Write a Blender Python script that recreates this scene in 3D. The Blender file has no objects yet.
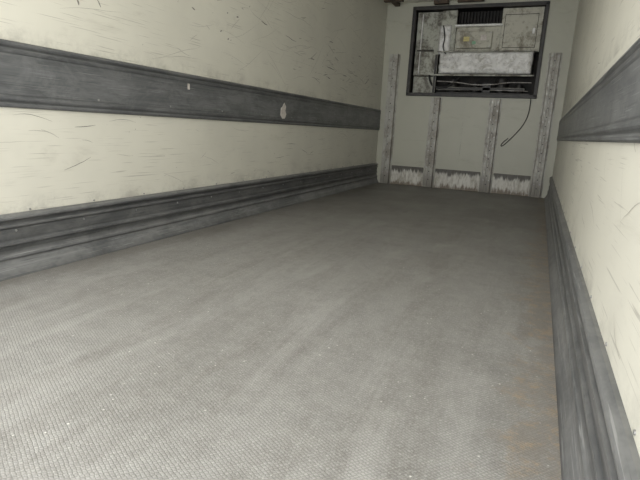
import bpy, bmesh, math, random
from mathutils import Matrix, Vector, noise as mnoise
random.seed(7)
S = bpy.context.scene
S.view_settings.view_transform = 'Standard'

XL, XR = -2.31, 0.21
Y0, YB = -0.55, 7.56
H = 2.6

# ------------------------------------------------------------------ materials
class M:
    def __init__(s, name):
        s.m = bpy.data.materials.new(name); s.m.use_nodes = True
        s.nt = s.m.node_tree; s.N = s.nt.nodes; s.L = s.nt.links
        s.b = s.N['Principled BSDF']
        s.pos = s.N.new('ShaderNodeNewGeometry').outputs['Position']
    def mapped(s, scale, rot=(0,0,0), loc=(0,0,0)):
        n = s.N.new('ShaderNodeMapping'); n.inputs['Scale'].default_value = scale
        n.inputs['Rotation'].default_value = rot; n.inputs['Location'].default_value = loc
        s.L.new(s.pos, n.inputs['Vector']); return n.outputs[0]
    def noise(s, scale, sc=5, detail=4, rough=0.6, dist=0, rot=(0,0,0), loc=(0,0,0)):
        n = s.N.new('ShaderNodeTexNoise'); n.inputs['Scale'].default_value = sc
        n.inputs['Detail'].default_value = min(detail, 5); n.inputs['Roughness'].default_value = rough
        n.inputs['Distortion'].default_value = dist
        s.L.new(s.mapped(scale, rot, loc), n.inputs['Vector']); return n.outputs['Fac']
    def voro(s, scale, sc=5, feature='F1', rnd=1.0, rot=(0,0,0)):
        n = s.N.new('ShaderNodeTexVoronoi'); n.feature = feature
        n.inputs['Scale'].default_value = sc; n.inputs['Randomness'].default_value = rnd
        s.L.new(s.mapped(scale, rot), n.inputs['Vector']); return n.outputs['Distance']
    def ramp(s, fac, a, b, va=0.0, vb=1.0):
        n = s.N.new('ShaderNodeMapRange'); n.interpolation_type = 'SMOOTHSTEP'
        n.inputs[1].default_value = a; n.inputs[2].default_value = b
        n.inputs[3].default_value = va; n.inputs[4].default_value = vb
        s.L.new(fac, n.inputs[0]); return n.outputs[0]
    def math(s, op, a, b=0.0):
        n = s.N.new('ShaderNodeMath'); n.operation = op
        for i, v in enumerate((a, b)):
            if isinstance(v, (int, float)): n.inputs[i].default_value = v
            else: s.L.new(v, n.inputs[i])
        return n.outputs[0]
    def mix(s, fac, a, b, mode='MIX'):
        n = s.N.new('ShaderNodeMix'); n.data_type = 'RGBA'; n.blend_type = mode
        for i, v in ((0, fac), (6, a), (7, b)):
            if isinstance(v, (int, float)): n.inputs[i].default_value = v
            elif isinstance(v, tuple): n.inputs[i].default_value = (*v, 1)
            else: s.L.new(v, n.inputs[i])
        return n.outputs[2]
    def axis(s, i):
        n = s.N.new('ShaderNodeSeparateXYZ'); s.L.new(s.pos, n.inputs[0]); return n.outputs[i]
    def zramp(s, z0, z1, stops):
        """albedo over height: worn ribs lighter, groove shade painted in dark"""
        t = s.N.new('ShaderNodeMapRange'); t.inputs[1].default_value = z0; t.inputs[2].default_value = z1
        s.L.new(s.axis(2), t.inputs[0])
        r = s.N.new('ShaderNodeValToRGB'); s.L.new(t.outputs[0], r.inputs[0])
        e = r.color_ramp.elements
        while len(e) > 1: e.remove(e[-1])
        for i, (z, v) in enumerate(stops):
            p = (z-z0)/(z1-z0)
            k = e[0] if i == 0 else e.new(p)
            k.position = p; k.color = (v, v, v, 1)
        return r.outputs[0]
    def col(s, c):
        if isinstance(c, tuple): s.b.inputs['Base Color'].default_value = (*c, 1)
        else: s.L.new(c, s.b.inputs['Base Color'])
    def set(s, rough=0.5, metal=0.0, spec=0.5):
        if isinstance(rough, (int, float)): s.b.inputs['Roughness'].default_value = rough
        else: s.L.new(rough, s.b.inputs['Roughness'])
        s.b.inputs['Metallic'].default_value = metal
        s.b.inputs['Specular IOR Level'].default_value = spec
    def bump(s, h, strength=0.3, dist=0.002):
        n = s.N.new('ShaderNodeBump'); n.inputs['Strength'].default_value = strength
        n.inputs['Distance'].default_value = dist
        s.L.new(h, n.inputs['Height']); s.L.new(n.outputs[0], s.b.inputs['Normal'])

def wall_mat(name, base, dirt, marks=True):
    m = M(name)
    big = m.ramp(m.noise((1,1,1), 1.3, 4, 0.6), 0.35, 0.75)
    c = m.mix(big, base, tuple(v*0.9 for v in base))
    smear = m.ramp(m.noise((1,0.7,3), 2.2, 5, 0.75, 0.6), 0.54, 0.78, 0, 0.42)
    c = m.mix(smear, c, dirt)
    if marks:
        for rot, loc, a in (((0.35,0,0),(3,1,0),0.5), ((-0.6,0,0),(9,4,2),0.45)):
            s1 = m.noise((1,0.9,45), 3.0, 2, 0.5, 0.2, rot, loc)
            g = m.ramp(m.noise((1,1,1), 2.3, 2, 0.5, 0, (0,0,0), loc), 0.46, 0.6)
            f = m.math('MULTIPLY', m.ramp(s1, 0.64, 0.70, 0, a), g)
            c = m.mix(f, c, (0.29,0.275,0.24))
        sp = m.ramp(m.voro((1,1,1), 14), 0.03, 0.07, 0.6, 0)
        gg = m.ramp(m.noise((1,1,1), 1.7, 2, 0.5, 0, (0,0,0), (5,5,5)), 0.5, 0.62)
        c = m.mix(m.math('MULTIPLY', sp, gg), c, (0.12,0.11,0.09))
        # grime rising from the kick strip and off the rubbing band
        z = m.axis(2); gn = m.ramp(m.noise((1,1.2,1.5), 4, 5, 0.75), 0.4, 0.7)
        lo = m.ramp(z, 0.30, 0.42, 0.5, 0); up = m.math('MULTIPLY', m.ramp(z, 1.09, 1.10), m.ramp(z, 1.10, 1.22, 0.5, 0))
        c = m.mix(m.math('MULTIPLY', gn, m.math('ADD', lo, up)), c, (0.31,0.30,0.265))
    m.col(c); m.set(0.42, 0, 0.4)
    return m.m

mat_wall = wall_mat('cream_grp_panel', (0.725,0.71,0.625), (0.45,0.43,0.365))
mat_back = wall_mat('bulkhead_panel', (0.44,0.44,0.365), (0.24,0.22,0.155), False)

def alu_strip(name, base, light, hi, z0, z1, stops):
    m = M(name)
    st = m.noise((1,0.8,38), 2.0, 4, 0.6, 0.1)
    c = m.mix(m.ramp(st, 0.3, 0.75), base, light)
    blot = m.ramp(m.noise((1,1,2.2), 2.6, 5, 0.8, 0.4), 0.40, 0.64)
    c = m.mix(m.math('MULTIPLY', blot, 0.65), c, hi)
    dk = m.ramp(m.noise((1,.8,1.6), 1.7, 5, 0.8, 0.4, (0,0,0), (2,9,1)), 0.52, 0.68, 0, 0.5)
    c = m.mix(dk, c, tuple(v*0.6 for v in base))
    scr = m.ramp(m.noise((1,1.0,70), 3.5, 2, 0.5, 0.1, (0.08,0,0)), 0.62, 0.69, 0, 0.55)
    c = m.mix(scr, c, tuple(v*1.5 for v in hi))
    scd = m.ramp(m.noise((1,0.9,60), 3.0, 3, 0.6, 0.1, (-0.03,0,0), (4,4,4)), 0.60, 0.7, 0, 0.55)
    c = m.mix(scd, c, tuple(v*0.5 for v in base))
    c = m.mix(1.0, c, m.zramp(z0, z1, stops), 'MULTIPLY')  # height bands paint groove shade into the strip colour so ribs read
    m.col(c); m.set(0.38, 0.15, 0.45)
    return m.m
A = ((0.11,0.115,0.12), (0.155,0.16,0.165), (0.23,0.235,0.238))
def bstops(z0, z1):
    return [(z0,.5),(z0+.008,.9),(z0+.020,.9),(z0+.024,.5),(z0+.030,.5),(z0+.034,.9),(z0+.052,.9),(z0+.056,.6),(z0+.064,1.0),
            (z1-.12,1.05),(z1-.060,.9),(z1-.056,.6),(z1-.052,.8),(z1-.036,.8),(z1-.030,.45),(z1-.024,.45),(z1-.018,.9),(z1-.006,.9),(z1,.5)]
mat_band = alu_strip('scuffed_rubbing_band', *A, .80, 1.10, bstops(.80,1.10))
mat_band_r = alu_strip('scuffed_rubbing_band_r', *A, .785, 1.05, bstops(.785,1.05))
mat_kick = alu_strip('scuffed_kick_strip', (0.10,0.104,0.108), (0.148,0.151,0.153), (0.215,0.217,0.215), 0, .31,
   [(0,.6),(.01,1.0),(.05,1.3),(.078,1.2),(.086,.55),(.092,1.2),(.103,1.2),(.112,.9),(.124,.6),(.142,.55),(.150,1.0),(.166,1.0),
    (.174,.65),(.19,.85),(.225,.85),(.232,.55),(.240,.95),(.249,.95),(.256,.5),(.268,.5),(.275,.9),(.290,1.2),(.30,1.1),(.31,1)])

def floor_mat():
    m = M('mesh_imprint_floor')
    n1 = m.noise((1,1,1), 1.3, 5, 0.7, 0.3)
    c = m.mix(m.ramp(n1, 0.3, 0.7), (0.23,0.225,0.215), (0.315,0.31,0.30))
    tr = m.noise((3.0,0.35,1), 1.6, 5, 0.75, 0.2)
    c = m.mix(m.ramp(tr, 0.42, 0.68, 0, 0.65), c, (0.165,0.155,0.142))
    tl = m.noise((2.6,0.5,1), 1.9, 5, 0.75, 0.4, (0,0,0), (7,3,0))
    c = m.mix(m.ramp(tl, 0.48, 0.70, 0, 0.5), c, (0.41,0.405,0.395))
    mid = m.noise((1,1,1), 14, 5, 0.8)
    c = m.mix(m.ramp(mid, 0.45, 0.62, 0, 0.28), c, (0.40,0.395,0.38))
    c = m.mix(m.ramp(mid, 0.46, 0.34, 0, 0.25), c, (0.15,0.145,0.135))
    fine = m.noise((1,1,1), 95, 3, 0.8)
    c = m.mix(m.ramp(fine, 0.45, 0.68, 0, 0.45), c, (0.50,0.495,0.48))
    hexd = m.voro((1,1.25,1), 92, 'DISTANCE_TO_EDGE', 0.3, (0,0,0.6))
    cell = m.ramp(hexd, 0.03, 0.28)
    c = m.mix(m.math('MULTIPLY', m.math('SUBTRACT', 1.0, cell), 0.38), c, (0.11,0.107,0.10))
    specks = m.ramp(m.voro((1,1,1), 24), 0.05, 0.10, 0.8, 0)
    sg = m.ramp(m.noise((1,1,1), 4, 2), 0.45, 0.6)
    c = m.mix(m.math('MULTIPLY', specks, sg), c, (0.74,0.73,0.70))
    sp2 = m.ramp(m.voro((1,1,1), 9), 0.014, 0.035, 0.8, 0)
    c = m.mix(sp2, c, (0.78,0.77,0.74))
    # light falloff towards the front end, painted into the floor colour
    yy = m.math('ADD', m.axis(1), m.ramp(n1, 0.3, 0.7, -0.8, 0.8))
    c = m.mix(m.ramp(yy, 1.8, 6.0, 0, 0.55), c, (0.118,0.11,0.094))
    x = m.axis(0)
    e = m.math('ADD', x, m.ramp(m.noise((1,1,1), 6, 5, 0.7), 0.3, 0.7, -0.10, 0.10))
    ef = m.ramp(e, -0.02, 0.14, 0, 0.6)
    rust = m.mix(m.ramp(m.noise((1,1,1), 13, 5, 0.8), 0.47, 0.62), (0.20,0.18,0.155), (0.33,0.235,0.14))
    c = m.mix(ef, c, rust)
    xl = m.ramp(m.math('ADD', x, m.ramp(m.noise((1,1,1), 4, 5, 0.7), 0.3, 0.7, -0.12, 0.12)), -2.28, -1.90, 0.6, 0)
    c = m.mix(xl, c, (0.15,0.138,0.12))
    m.col(c)
    m.set(m.ramp(n1, 0.3, 0.7, 0.36, 0.50), 0, 0.45)
    m.bump(m.math('ADD', cell, m.math('MULTIPLY', fine, 0.6)), 0.5, 0.0012)
    return m.m
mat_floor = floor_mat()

def dirty(name, base, dirt, rough=0.5, metal=0.0, sc=7, lo=0.42, hi=0.62, stretch=(1,1,1), bump=0.2, fine=0.5):
    m = M(name)
    n = m.noise(stretch, sc, 5, 0.75, 0.4)
    c = m.mix(m.ramp(n, lo, hi), base, dirt)
    n2 = m.noise((1,1,1), sc*4, 4, 0.7)
    c = m.mix(m.ramp(n2, 0.5, 0.7, 0, fine), c, tuple(v*0.5 for v in dirt))
    if name == 'corroded_aluminium':
        z = m.axis(2)
        c = m.mix(m.ramp(m.math('ADD', z, m.ramp(n, .3, .7, -.12, .12)), .05, .30, .7, 0), c, (0.12,0.11,0.09))
    m.col(c); m.set(rough, metal); m.bump(n2, bump, 0.003)
    return m.m
mat_post = dirty('corroded_aluminium', (0.43,0.425,0.385), (0.24,0.225,0.19), 0.5, 0.0, 5, 0.40, 0.66, (1,1,.8), 0.1, 0.25)
mat_black = dirty('black_frame_metal', (0.014,0.014,0.014), (0.035,0.032,0.028), 0.5, 0.1, 9)
mat_dark = dirty('dark_cavity', (0.012,0.012,0.011), (0.035,0.03,0.025), 0.7)  # near-black tone for the recess, fins and panel outlines
mat_foil = dirty('crumpled_foil', (0.82,0.82,0.80), (0.45,0.44,0.40), 0.35, 0.0, 5, 0.46, 0.72, (1,1,1), 0.5)
mat_hous = dirty('evaporator_housing', (0.44,0.45,0.385), (0.11,0.10,0.075), 0.5, 0.0, 4, 0.43, 0.62)
mat_tan = dirty('evaporator_panel_tan', (0.50,0.49,0.41), (0.19,0.17,0.12), 0.5, 0.0, 4, 0.46, 0.68)
mat_brown = dirty('aged_timber', (0.10,0.07,0.045), (0.04,0.03,0.02), 0.7, 0)
mat_rub = dirty('black_rubber', (0.015,0.015,0.015), (0.03,0.03,0.03), 0.6, 0)
mat_scuff = dirty('scuff_dark', (0.17,0.16,0.14), (0.30,0.285,0.25), 0.6, 0, 20)
mat_scuff2 = dirty('scuff_light', (0.42,0.405,0.355), (0.50,0.485,0.43), 0.6, 0, 20)
mat_white = dirty('torn_label_paper', (0.66,0.62,0.58), (0.45,0.41,0.37), 0.6, 0, 9)
mat_copper = dirty('tarnished_pipe', (0.34,0.33,0.31), (0.14,0.125,0.11), 0.35, 0.3, 9)
mat_yellow = dirty('label_yellow', (0.62,0.55,0.22), (0.4,0.36,0.2), 0.5, 0, 14, 0.5, 0.8)
mat_green = dirty('label_green', (0.22,0.45,0.28), (0.2,0.3,0.2), 0.5, 0, 14, 0.5, 0.8)
mat_steel = dirty('rivet_steel', (0.5,0.5,0.5), (0.3,0.3,0.3), 0.35, 0.8, 20)

def grille_mat():
    m = M('stained_bulkhead_base')
    z = m.axis(2)
    drip = m.noise((9,1,0.8), 3.0, 5, 0.7, 0.1)
    e = m.math('ADD', z, m.ramp(drip, 0.3, 0.72, -0.03, 0.05))
    c = m.mix(m.ramp(m.noise((3,1,1.2), 4, 5, 0.75), 0.4, 0.7), (0.62,0.61,0.56), (0.33,0.31,0.25))
    c = m.mix(m.ramp(m.noise((8,1,1.4), 4, 5, 0.75), 0.5, 0.7, 0, .6), c, (0.17,0.155,0.12))
    c = m.mix(m.ramp(e, 0.20, 0.25, 0, 0.9), c, (0.045,0.04,0.03))
    f2 = m.math('ADD', z, m.ramp(m.noise((5,1,1), 5, 5), 0.3, 0.7, -0.04, 0.04))
    c = m.mix(m.ramp(f2, 0.02, 0.08, 0.85, 0), c, (0.13,0.095,0.06))
    m.col(c); m.set(0.5, 0.0)
    return m.m
mat_grille = grille_mat()

# ------------------------------------------------------------------ helpers
def link(ob, parent=None):
    S.collection.objects.link(ob)
    if parent: ob.parent = parent
    return ob
def obj(name, bm, mats, parent=None, smooth=False):
    bmesh.ops.recalc_face_normals(bm, faces=bm.faces)
    me = bpy.data.meshes.new(name); bm.to_mesh(me); bm.free()
    for m in (mats if isinstance(mats, (list, tuple)) else [mats]): me.materials.append(m)
    if smooth:
        for p in me.polygons: p.use_smooth = True
    return link(bpy.data.objects.new(name, me), parent)
def box(bm, x0, x1, y0, y1, z0, z1, mi=0, bevel=0.0):
    r = bmesh.ops.create_cube(bm, size=1)
    vs = r['verts']
    for v in vs:
        v.co = Vector((x0+(v.co.x+.5)*(x1-x0), y0+(v.co.y+.5)*(y1-y0), z0+(v.co.z+.5)*(z1-z0)))
    fs = set(f for v in vs for f in v.link_faces)
    for f in fs: f.material_index = mi
    if bevel:
        es = list(set(e for v in vs for e in v.link_edges))
        bmesh.ops.bevel(bm, geom=es, offset=bevel, segments=2, affect='EDGES', profile=0.6)
def cyl(bm, p, q, r, mi=0, seg=12):
    p, q = Vector(p), Vector(q); d = q-p
    mt = Matrix.Translation((p+q)/2) @ d.to_track_quat('Z','Y').to_matrix().to_4x4()
    g = bmesh.ops.create_cone(bm, cap_ends=True, segments=seg, radius1=r, radius2=r, depth=d.length, matrix=mt)
    for f in set(f for v in g['verts'] for f in v.link_faces): f.material_index = mi
def tube(name, pts, r, mat, parent=None):
    cu = bpy.data.curves.new(name, 'CURVE'); cu.dimensions = '3D'; cu.bevel_depth = r; cu.bevel_resolution = 3
    sp = cu.splines.new('NURBS'); sp.points.add(len(pts)-1)
    for i, p in enumerate(pts): sp.points[i].co = (*p, 1)
    sp.use_endpoint_u = True; sp.order_u = 3; sp.resolution_u = 8
    cu.use_fill_caps = True; cu.materials.append(mat)
    return link(bpy.data.objects.new(name, cu), parent)
def extrude(name, prof, y0, y1, mat, n=1):
    bm = bmesh.new(); rings = []
    for i in range(n+1):
        y = y0+(y1-y0)*i/n
        rings.append([bm.verts.new((x, y, z)) for x, z in prof])
    k = len(prof)
    for a, b in zip(rings, rings[1:]):
        for i in range(k):
            bm.faces.new((a[i], a[(i+1) % k], b[(i+1) % k], b[i]))
    bm.faces.new(rings[0]); bm.faces.new(rings[-1])
    return obj(name, bm, mat)
def empty(name, loc=(0,0,0)):
    e = bpy.data.objects.new(name, None); e.empty_display_size = .1
    return link(e)

# ------------------------------------------------------------------ shell
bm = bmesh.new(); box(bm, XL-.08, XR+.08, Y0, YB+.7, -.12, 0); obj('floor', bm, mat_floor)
bm = bmesh.new(); box(bm, XL-.08, XR+.08, Y0, YB+.7, H, H+.08); ceiling = obj('ceiling', bm, mat_wall)
bm = bmesh.new(); box(bm, XL-.08, XL, Y0, YB+.7, 0, H); wall_l = obj('wall_left', bm, mat_wall)
bm = bmesh.new(); box(bm, XR, XR+.08, Y0, YB+.7, 0, H); wall_r = obj('wall_right', bm, mat_wall)
OX0, OX1, OZ0, OZ1 = -1.90, -0.15, 1.34, 2.52
bm = bmesh.new()
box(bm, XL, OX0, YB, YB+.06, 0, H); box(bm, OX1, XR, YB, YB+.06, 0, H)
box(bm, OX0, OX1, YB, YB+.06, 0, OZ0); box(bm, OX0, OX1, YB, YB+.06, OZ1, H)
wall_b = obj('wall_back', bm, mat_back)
bm = bmesh.new()
box(bm, XL, XR, YB+.62, YB+.68, 0, H); obj('wall_front_outer', bm, mat_dark)

def kick(side):
    p = [(0,.0),(0,.30),(.014,.30),(.034,.292),(.038,.285),(.038,.276),(.026,.268),(.026,.256),(.038,.248),(.038,.240),
         (.024,.230),(.022,.20),(.022,.172),(.034,.164),(.034,.152),(.022,.143),(.022,.125),(.034,.105),(.040,.100),
         (.040,.088),(.032,.080),(.040,.05),(.056,.020),(.066,.008),(.072,0)]
    if side == 'left': return [(XL+a, z) for a, z in p]
    return [(XR-a*.8, z) for a, z in p]
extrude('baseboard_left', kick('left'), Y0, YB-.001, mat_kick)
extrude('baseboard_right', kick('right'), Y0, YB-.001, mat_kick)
def band(side, z0, z1):
    h = z1-z0
    q = [(0,0),(.010,0),(.017,.006),(.019,.014),(.013,.022),(.013,.030),(.018,.038),(.018,.050),(.014,.058)]
    p = q + [(a, h-b) for a, b in reversed(q)]
    if side == 'left': return [(XL+a, z0+z) for a, z in p]
    return [(XR-a, z0+z) for a, z in p]
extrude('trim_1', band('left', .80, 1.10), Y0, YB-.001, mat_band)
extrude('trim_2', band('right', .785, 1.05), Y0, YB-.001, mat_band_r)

bm = bmesh.new()
y = Y0+.15
while y < YB-.1:
    cyl(bm, (XL+.020,y,.218), (XL+.027,y,.218), .006)
    cyl(bm, (XL+.004,y+.1,.309), (XL-.001,y+.1,.309), .005)
    cyl(bm, (XR-.015,y,.218), (XR-.022,y,.218), .006)
    cyl(bm, (XR-.003,y+.1,.312), (XR+.001,y+.1,.312), .005)
    y += .40
y = Y0+.3
while y < YB-.1:
    cyl(bm, (XL+.012,y,.87), (XL+.018,y,.87), .006)
    y += .6
obj('strip_rivets', bm, mat_steel, wall_l)

# scuffs on walls ---------------------------------------------------------
def strip_pts(bm, pts, w, nx, mi):
    prev = None
    for i, (y, z) in enumerate(pts):
        a = pts[max(i-1,0)]; b = pts[min(i+1,len(pts)-1)]
        t = Vector((b[0]-a[0], b[1]-a[1])); t.normalize()
        n = Vector((-t.y, t.x)); ww = w*(0.2+0.8*math.sin(math.pi*(i+.3)/(len(pts)-.4)))
        cur = (bm.verts.new((nx, y+n.x*ww, z+n.y*ww)), bm.verts.new((nx, y-n.x*ww, z-n.y*ww)))
        if prev:
            f = bm.faces.new((prev[0], prev[1], cur[1], cur[0])); f.material_index = mi
        prev = cur
def scuff(bm, x, y, z, L, ang, w, mi, curve=0.0):
    pts = []; n = 7; py, pz, a = y, z, ang
    for i in range(n+1):
        pts.append((py, pz)); a += curve/n+random.uniform(-.12,.12)
        py += L/n*math.cos(a); pz += L/n*math.sin(a)
    strip_pts(bm, pts, w, x, mi)
bm = bmesh.new(); xs = XL+.0012
for _ in range(110):
    y = random.uniform(1.6, 7.0); z = random.uniform(1.15, 2.2)
    scuff(bm, xs, y, z, random.uniform(.05,.6), random.choice((-.25,.15,.3,.7))+random.uniform(-.2,.2), random.uniform(.0008,.002), 1, random.uniform(-.3,.3))
for _ in range(60):
    y = random.gauss(5.7,.8); z = random.gauss(1.5,.18)
    if 3.8 < y < 7.3 and z > 1.13:
        scuff(bm, xs, y, z, random.uniform(.03,.25), random.uniform(-.25,.25), random.uniform(.0015,.005), random.choice((0,1,1)), random.uniform(-.3,.3))
for _ in range(50):
    y = random.uniform(1.2, 7); z = random.uniform(.32,.78)
    scuff(bm, xs, y, z, random.uniform(.02,.25), random.uniform(-.3,.3), random.uniform(.0008,.002), random.choice((0,1,1)), random.uniform(-.5,.5))
for _ in range(34):
    y = random.uniform(1.9,3.8); z = random.uniform(1.36,1.8)
    scuff(bm, xs, y, z, random.uniform(.01,.05), random.uniform(-1,1), random.uniform(.0015,.006), random.choice((0,1)), random.uniform(-.5,.5))
obj('scuff_marks', bm, [mat_scuff, mat_scuff2], wall_l)
bm = bmesh.new(); xs = XR-.0012
for _ in range(60):
    y = random.uniform(.6, 7.2); z = random.choice((random.uniform(.33,.77), random.uniform(1.08,2.1)))
    scuff(bm, xs, y, z, random.uniform(.03,.3), random.uniform(-.9,.9), random.uniform(.0006,.002), 1, random.uniform(-.8,.8))
obj('scuff_marks_r', bm, [mat_scuff, mat_scuff2], wall_r)
bm = bmesh.new()
c = (4.37,.915); pts = [(-.055,-.03),(-.02,-.065),(.03,-.06),(.06,-.02),(.035,.01),(.05,.05),(.01,.085),(-.015,.05),(-.05,.035)]
bm.faces.new([bm.verts.new((XL+.0175, c[0]+a, c[1]+b)) for a, b in pts])
r = bmesh.ops.extrude_face_region(bm, geom=bm.faces[:])
for v in r['geom']:
    if isinstance(v, bmesh.types.BMVert): v.co.x -= .004
obj('torn_label', bm, mat_white, wall_l)
bm = bmesh.new(); box(bm, XL+.0125, XL+.0165, 2.935, 2.955, .995, 1.035); obj('small_sticker', bm, mat_white, wall_l)

# ------------------------------------------------------------------ bulkhead posts
def post(cx, z1, w=.165):
    d = .06; h = w/2; yb = YB-.002
    prof = [(-h,0),(-h,.008),(-h*.78,.008),(-h*.70,d),(-h*.2,d),(-h*.16,d-.008),(h*.16,d-.008),(h*.2,d),(h*.70,d),(h*.78,.008),(h,.008),(h,0)]
    bm = bmesh.new(); rings = []
    N = 24
    for i in range(N+1):
        z = .002+(z1-.002)*i/N
        rings.append([bm.verts.new((cx+x, yb-y, z)) for x, y in prof])
    k = len(prof)
    for a, b in zip(rings, rings[1:]):
        for i in range(k): bm.faces.new((a[i], a[(i+1)%k], b[(i+1)%k], b[i]))
    bm.faces.new(rings[0]); bm.faces.new(rings[-1])
    z = .12
    while z < z1-.04:
        cyl(bm, (cx, yb-d+.011, z), (cx, yb-d+.007, z), .008, 1)
        for s in (-1,1): cyl(bm, (cx+s*h*.45, yb-d+.002, z+.06), (cx+s*h*.45, yb-d-.003, z+.06), .006, 2)
        z += .12
    return obj('bulkhead_post', bm, [mat_post, mat_black, mat_steel])
for cx, z1 in ((-2.14,1.90),(-1.47,1.30),(-.645,1.30),(.03,1.90)): post(cx, z1)

def base_panel(x0, x1):
    bm = bmesh.new(); yb = YB-.002
    box(bm, x0, x1, yb-.012, yb, .002, .27, 0, .002)
    box(bm, x0, x1, yb-.022, yb-.010, .258, .285, 0, .003)
    box(bm, x0, x1, yb-.026, yb-.010, .002, .03, 0, .003)
    obj('bulkhead_base_panel', bm, mat_grille)
for a, b in ((-2.05,-1.56),(-1.38,-.735),(-.555,-.06)): base_panel(a, b)
bm = bmesh.new()
for x in (-1.06,): box(bm, x-.002, x+.002, YB-.003, YB, .29, 1.28)
obj('panel_seam', bm, mat_hous, wall_b)

# ------------------------------------------------------------------ refrigeration unit
unit = empty('refrigeration_unit', (0,0,0))
bm = bmesh.new(); y0, y1 = YB-.045, YB+.02; t = .045
box(bm, OX0-.02, OX1+.02, y0, y1, OZ0-.02, OZ0+t-.02, 0, .004)
box(bm, OX0-.02, OX1+.02, y0, y1, OZ1+.02-t, OZ1+.02, 0, .004)
box(bm, OX0-.02, OX0+t-.02, y0, y1, OZ0, OZ1, 0, .004)
box(bm, OX1+.02-t, OX1+.02, y0, y1, OZ0, OZ1, 0, .004)
for i in range(9):
    x = OX0+.05+i*(OX1-OX0-.1)/8
    for z in (OZ0, OZ1): cyl(bm, (x,y0+.001,z), (x,y0-.006,z), .009)
obj('frame', bm, mat_black, unit)
bm = bmesh.new(); yb = YB+.45
box(bm, OX0, OX1, yb, yb+.02, OZ0, OZ1, 0)
box(bm, OX0-.01, OX0, YB+.02, yb, OZ0, OZ1, 0); box(bm, OX1, OX1+.01, YB+.02, yb, OZ0, OZ1, 0)
box(bm, OX0, OX1, YB+.02, yb, OZ0-.01, OZ0, 0); box(bm, OX0, OX1, YB+.02, yb, OZ1, OZ1+.01, 0)
obj('cavity', bm, mat_dark, unit)
bm = bmesh.new()
f = YB+.06
box(bm, OX0+.03, -1.52, f+.04, f+.07, 1.62, OZ1-.03, 0, .006)
box(bm, OX0+.03, -1.56, f+.08, f+.11, OZ0+.03, 1.61, 0, .006)
box(bm, OX0+.06, -1.60, f+.0, f+.04, 1.95, 1.975, 3, .004)
box(bm, -1.80, -1.78, f+.01, f+.04, 1.64, 2.46, 2, .004)
box(bm, -1.51, -1.30, f-.02, f+.03, 1.93, OZ1-.03, 0, .008)
box(bm, -.70, OX1-.03, f-.03, f+.03, 1.93, OZ1-.03, 1, .008)
box(bm, -1.30, -.70, f+.01, f+.04, 1.93, 2.28, 1, .004)
box(bm, -1.32, -.68, f-.05, f+.02, 2.265, 2.295, 2, .004)
box(bm, -1.30, -.70, f+.16, f+.18, 2.29, OZ1-.02, 3)
box(bm, -.66, -.24, f-.036, f-.03, 1.98, 1.986, 3); box(bm, -.66, -.24, f-.036, f-.03, 2.40, 2.406, 3)
box(bm, -.66, -.654, f-.036, f-.03, 1.98, 2.41, 3); box(bm, -.246, -.24, f-.036, f-.03, 1.98, 2.41, 3)
box(bm, -.30, -.26, f-.05, f-.03, 2.15, 2.23, 2, .004)
for i in range(14):
    x = -1.28+i*.043; box(bm, x, x+.004, f+.08, f+.16, 2.30, OZ1-.03, 3)
obj('housing_panels', bm, [mat_hous, mat_tan, mat_foil, mat_dark], unit)
bm = bmesh.new()
box(bm, -1.27, -.80, f-.05, f+.01, 1.98, 2.20, 0, .01)
box(bm, -1.18, -1.10, f-.054, f-.05, 2.07, 2.13, 1)
box(bm, -1.06, -1.01, f-.054, f-.05, 2.03, 2.07, 2)
box(bm, -.95, -.87, f-.054, f-.05, 2.08, 2.15, 3)
for x in (-1.25,-.82):
    for z in (2.0,2.18): cyl(bm, (x,f-.045,z),(x,f-.056,z),.008,4)
obj('control_box', bm, [mat_tan, mat_yellow, mat_green, mat_white, mat_steel], unit)
def crumple(name, x0,x1,y0,y1,z0,z1, mat, amp=.035, nx=70, nz=22):
    bm = bmesh.new(); g = []
    for j in range(nz+1):
        row = []
        for i in range(nx+1):
            u, v = i/nx, j/nz
            x, z = x0+(x1-x0)*u, z0+(z1-z0)*v
            edge = min(u*nx, (1-u)*nx, v*nz, (1-v)*nz)
            rr = min(1, edge/2)
            y = y1+(y0-y1)*math.sin(rr*math.pi/2)
            d = amp*abs(mnoise.noise((x*5,z*7,1)))+amp*.5*abs(mnoise.noise((x*13,z*16,5)))
            row.append(bm.verts.new((x+d*.3, y+d*1.3*rr, z+d*.2)))
        g.append(row)
    for j in range(nz):
        for i in range(nx): bm.faces.new((g[j][i],g[j][i+1],g[j+1][i+1],g[j+1][i]))
    ob = obj(name, bm, mat, unit, True)
    md = ob.modifiers.new('s','SOLIDIFY'); md.thickness = .004
    return ob
crumple('foil_duct', -1.50, -.24, YB-.04, YB+.06, 1.63, 1.93, mat_foil, .05)
crumple('foil_wrap', -1.53, -1.36, YB+.0, YB+.06, 1.90, 2.30, mat_foil, .02, 12, 24)
bm = bmesh.new()
box(bm, -1.52, -.22, YB-.04, YB-.01, 1.925, 1.94, 0, .004)
box(bm, -1.54, -.20, YB-.04, YB+.0, 1.605, 1.625, 0, .004)
box(bm, -1.50, -.30, YB+.06, YB+.09, 1.42, 1.46, 1, .004)
box(bm, -1.55, -1.51, YB+.0, YB+.05, OZ0+.03, 1.9, 1, .004)
obj('support_rails', bm, [mat_hous, mat_black], unit)
bm = bmesh.new()
for cx, r in ((-1.30,.085),(-.98,.07),(-.62,.09),(-.38,.06)):
    cyl(bm, (cx, YB+.25, OZ0+.02), (cx, YB+.25, OZ0+.02+2.4*r), r, 0, 20)
    cyl(bm, (cx, YB+.25, OZ0+.02+2.4*r), (cx, YB+.25, OZ0+.035+2.4*r), r*.7, 0, 20)
box(bm, -1.5, -.22, YB+.04, YB+.35, OZ0+.0, OZ0+.05, 0, .006)
box(bm, -.86, -.74, YB+.06, YB+.2, OZ0+.04, OZ0+.19, 0, .01)
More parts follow.
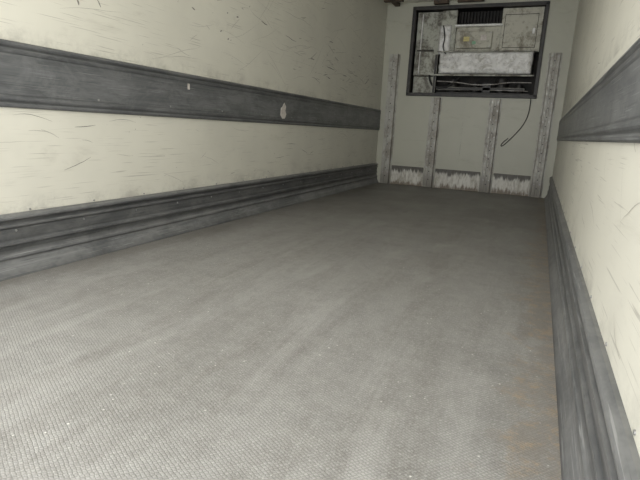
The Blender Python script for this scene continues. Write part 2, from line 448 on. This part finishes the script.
obj('blower_motors', bm, mat_black, unit)
P = YB+.06
tube('pipe_1', [(-1.5,P,1.54),(-1.2,P,1.53),(-1.0,P-.02,1.49),(-.7,P,1.50),(-.5,P,1.54),(-.22,P,1.53)], .009, mat_copper, unit)
tube('pipe_2', [(-1.48,P+.04,1.42),(-.8,P,1.43),(-.25,P,1.42)], .006, mat_copper, unit)
tube('hose_1', [(-1.62,P,1.62),(-1.60,P-.03,1.5),(-1.48,P-.03,1.44),(-1.3,P,1.47),(-1.2,P+.05,1.6)], .014, mat_rub, unit)
tube('hose_2', [(-1.47,YB-.03,2.28),(-1.42,YB-.04,2.12),(-1.46,YB-.03,1.98),(-1.40,YB-.03,1.90)], .008, mat_rub, unit)
bm = bmesh.new()
box(bm, -2.27, -2.0, YB-.35, YB-.28, H-.05, H, 0, .004)
box(bm, -2.19, -2.12, YB-.6, YB-.02, H-.045, H, 0, .004)
box(bm, -1.62, -1.42, YB-.12, YB-.03, H-.05, H, 0, .004)
box(bm, -1.3, -.95, YB-.10, YB-.04, H-.035, H, 0, .004)
obj('ceiling_batten', bm, mat_brown)

tube('hanging_cable', [(-.20,YB-.03,1.32),(-.19,YB-.03,1.15),(-.24,YB-.02,.98),(-.32,YB-.018,.86),(-.40,YB-.016,.76),(-.47,YB-.014,.68),(-.51,YB-.014,.66),(-.49,YB-.014,.72),(-.42,YB-.016,.78)], .006, mat_rub)

# ------------------------------------------------------------------ light
w = bpy.data.worlds.new('World'); S.world = w; w.use_nodes = True
bg = w.node_tree.nodes['Background']; bg.inputs[0].default_value = (0.99,0.988,0.985,1); bg.inputs[1].default_value = 6.8
ld = bpy.data.lights.new('door_portal','AREA'); ld.shape='RECTANGLE'; ld.size = XR-XL; ld.size_y = H
ld.cycles.is_portal = True
lo = link(bpy.data.objects.new('door_portal', ld)); lo.location = ((XL+XR)/2, Y0-.01, H/2); lo.rotation_euler = (math.radians(90),0,0)

# ------------------------------------------------------------------ camera
cd = bpy.data.cameras.new('camera'); co = link(bpy.data.objects.new('camera', cd))
cd.sensor_width = 36; cd.lens = 28.0; cd.clip_start = .02
r = Vector((.9155,.3989,.0518)).normalized()
b = Vector((.3794,-.8989,.2186)); b = (b-r*b.dot(r)).normalized()
u = b.cross(r)
co.matrix_world = Matrix(((r.x,u.x,b.x,0),(r.y,u.y,b.y,0),(r.z,u.z,b.z,.78),(0,0,0,1)))
S.camera = co
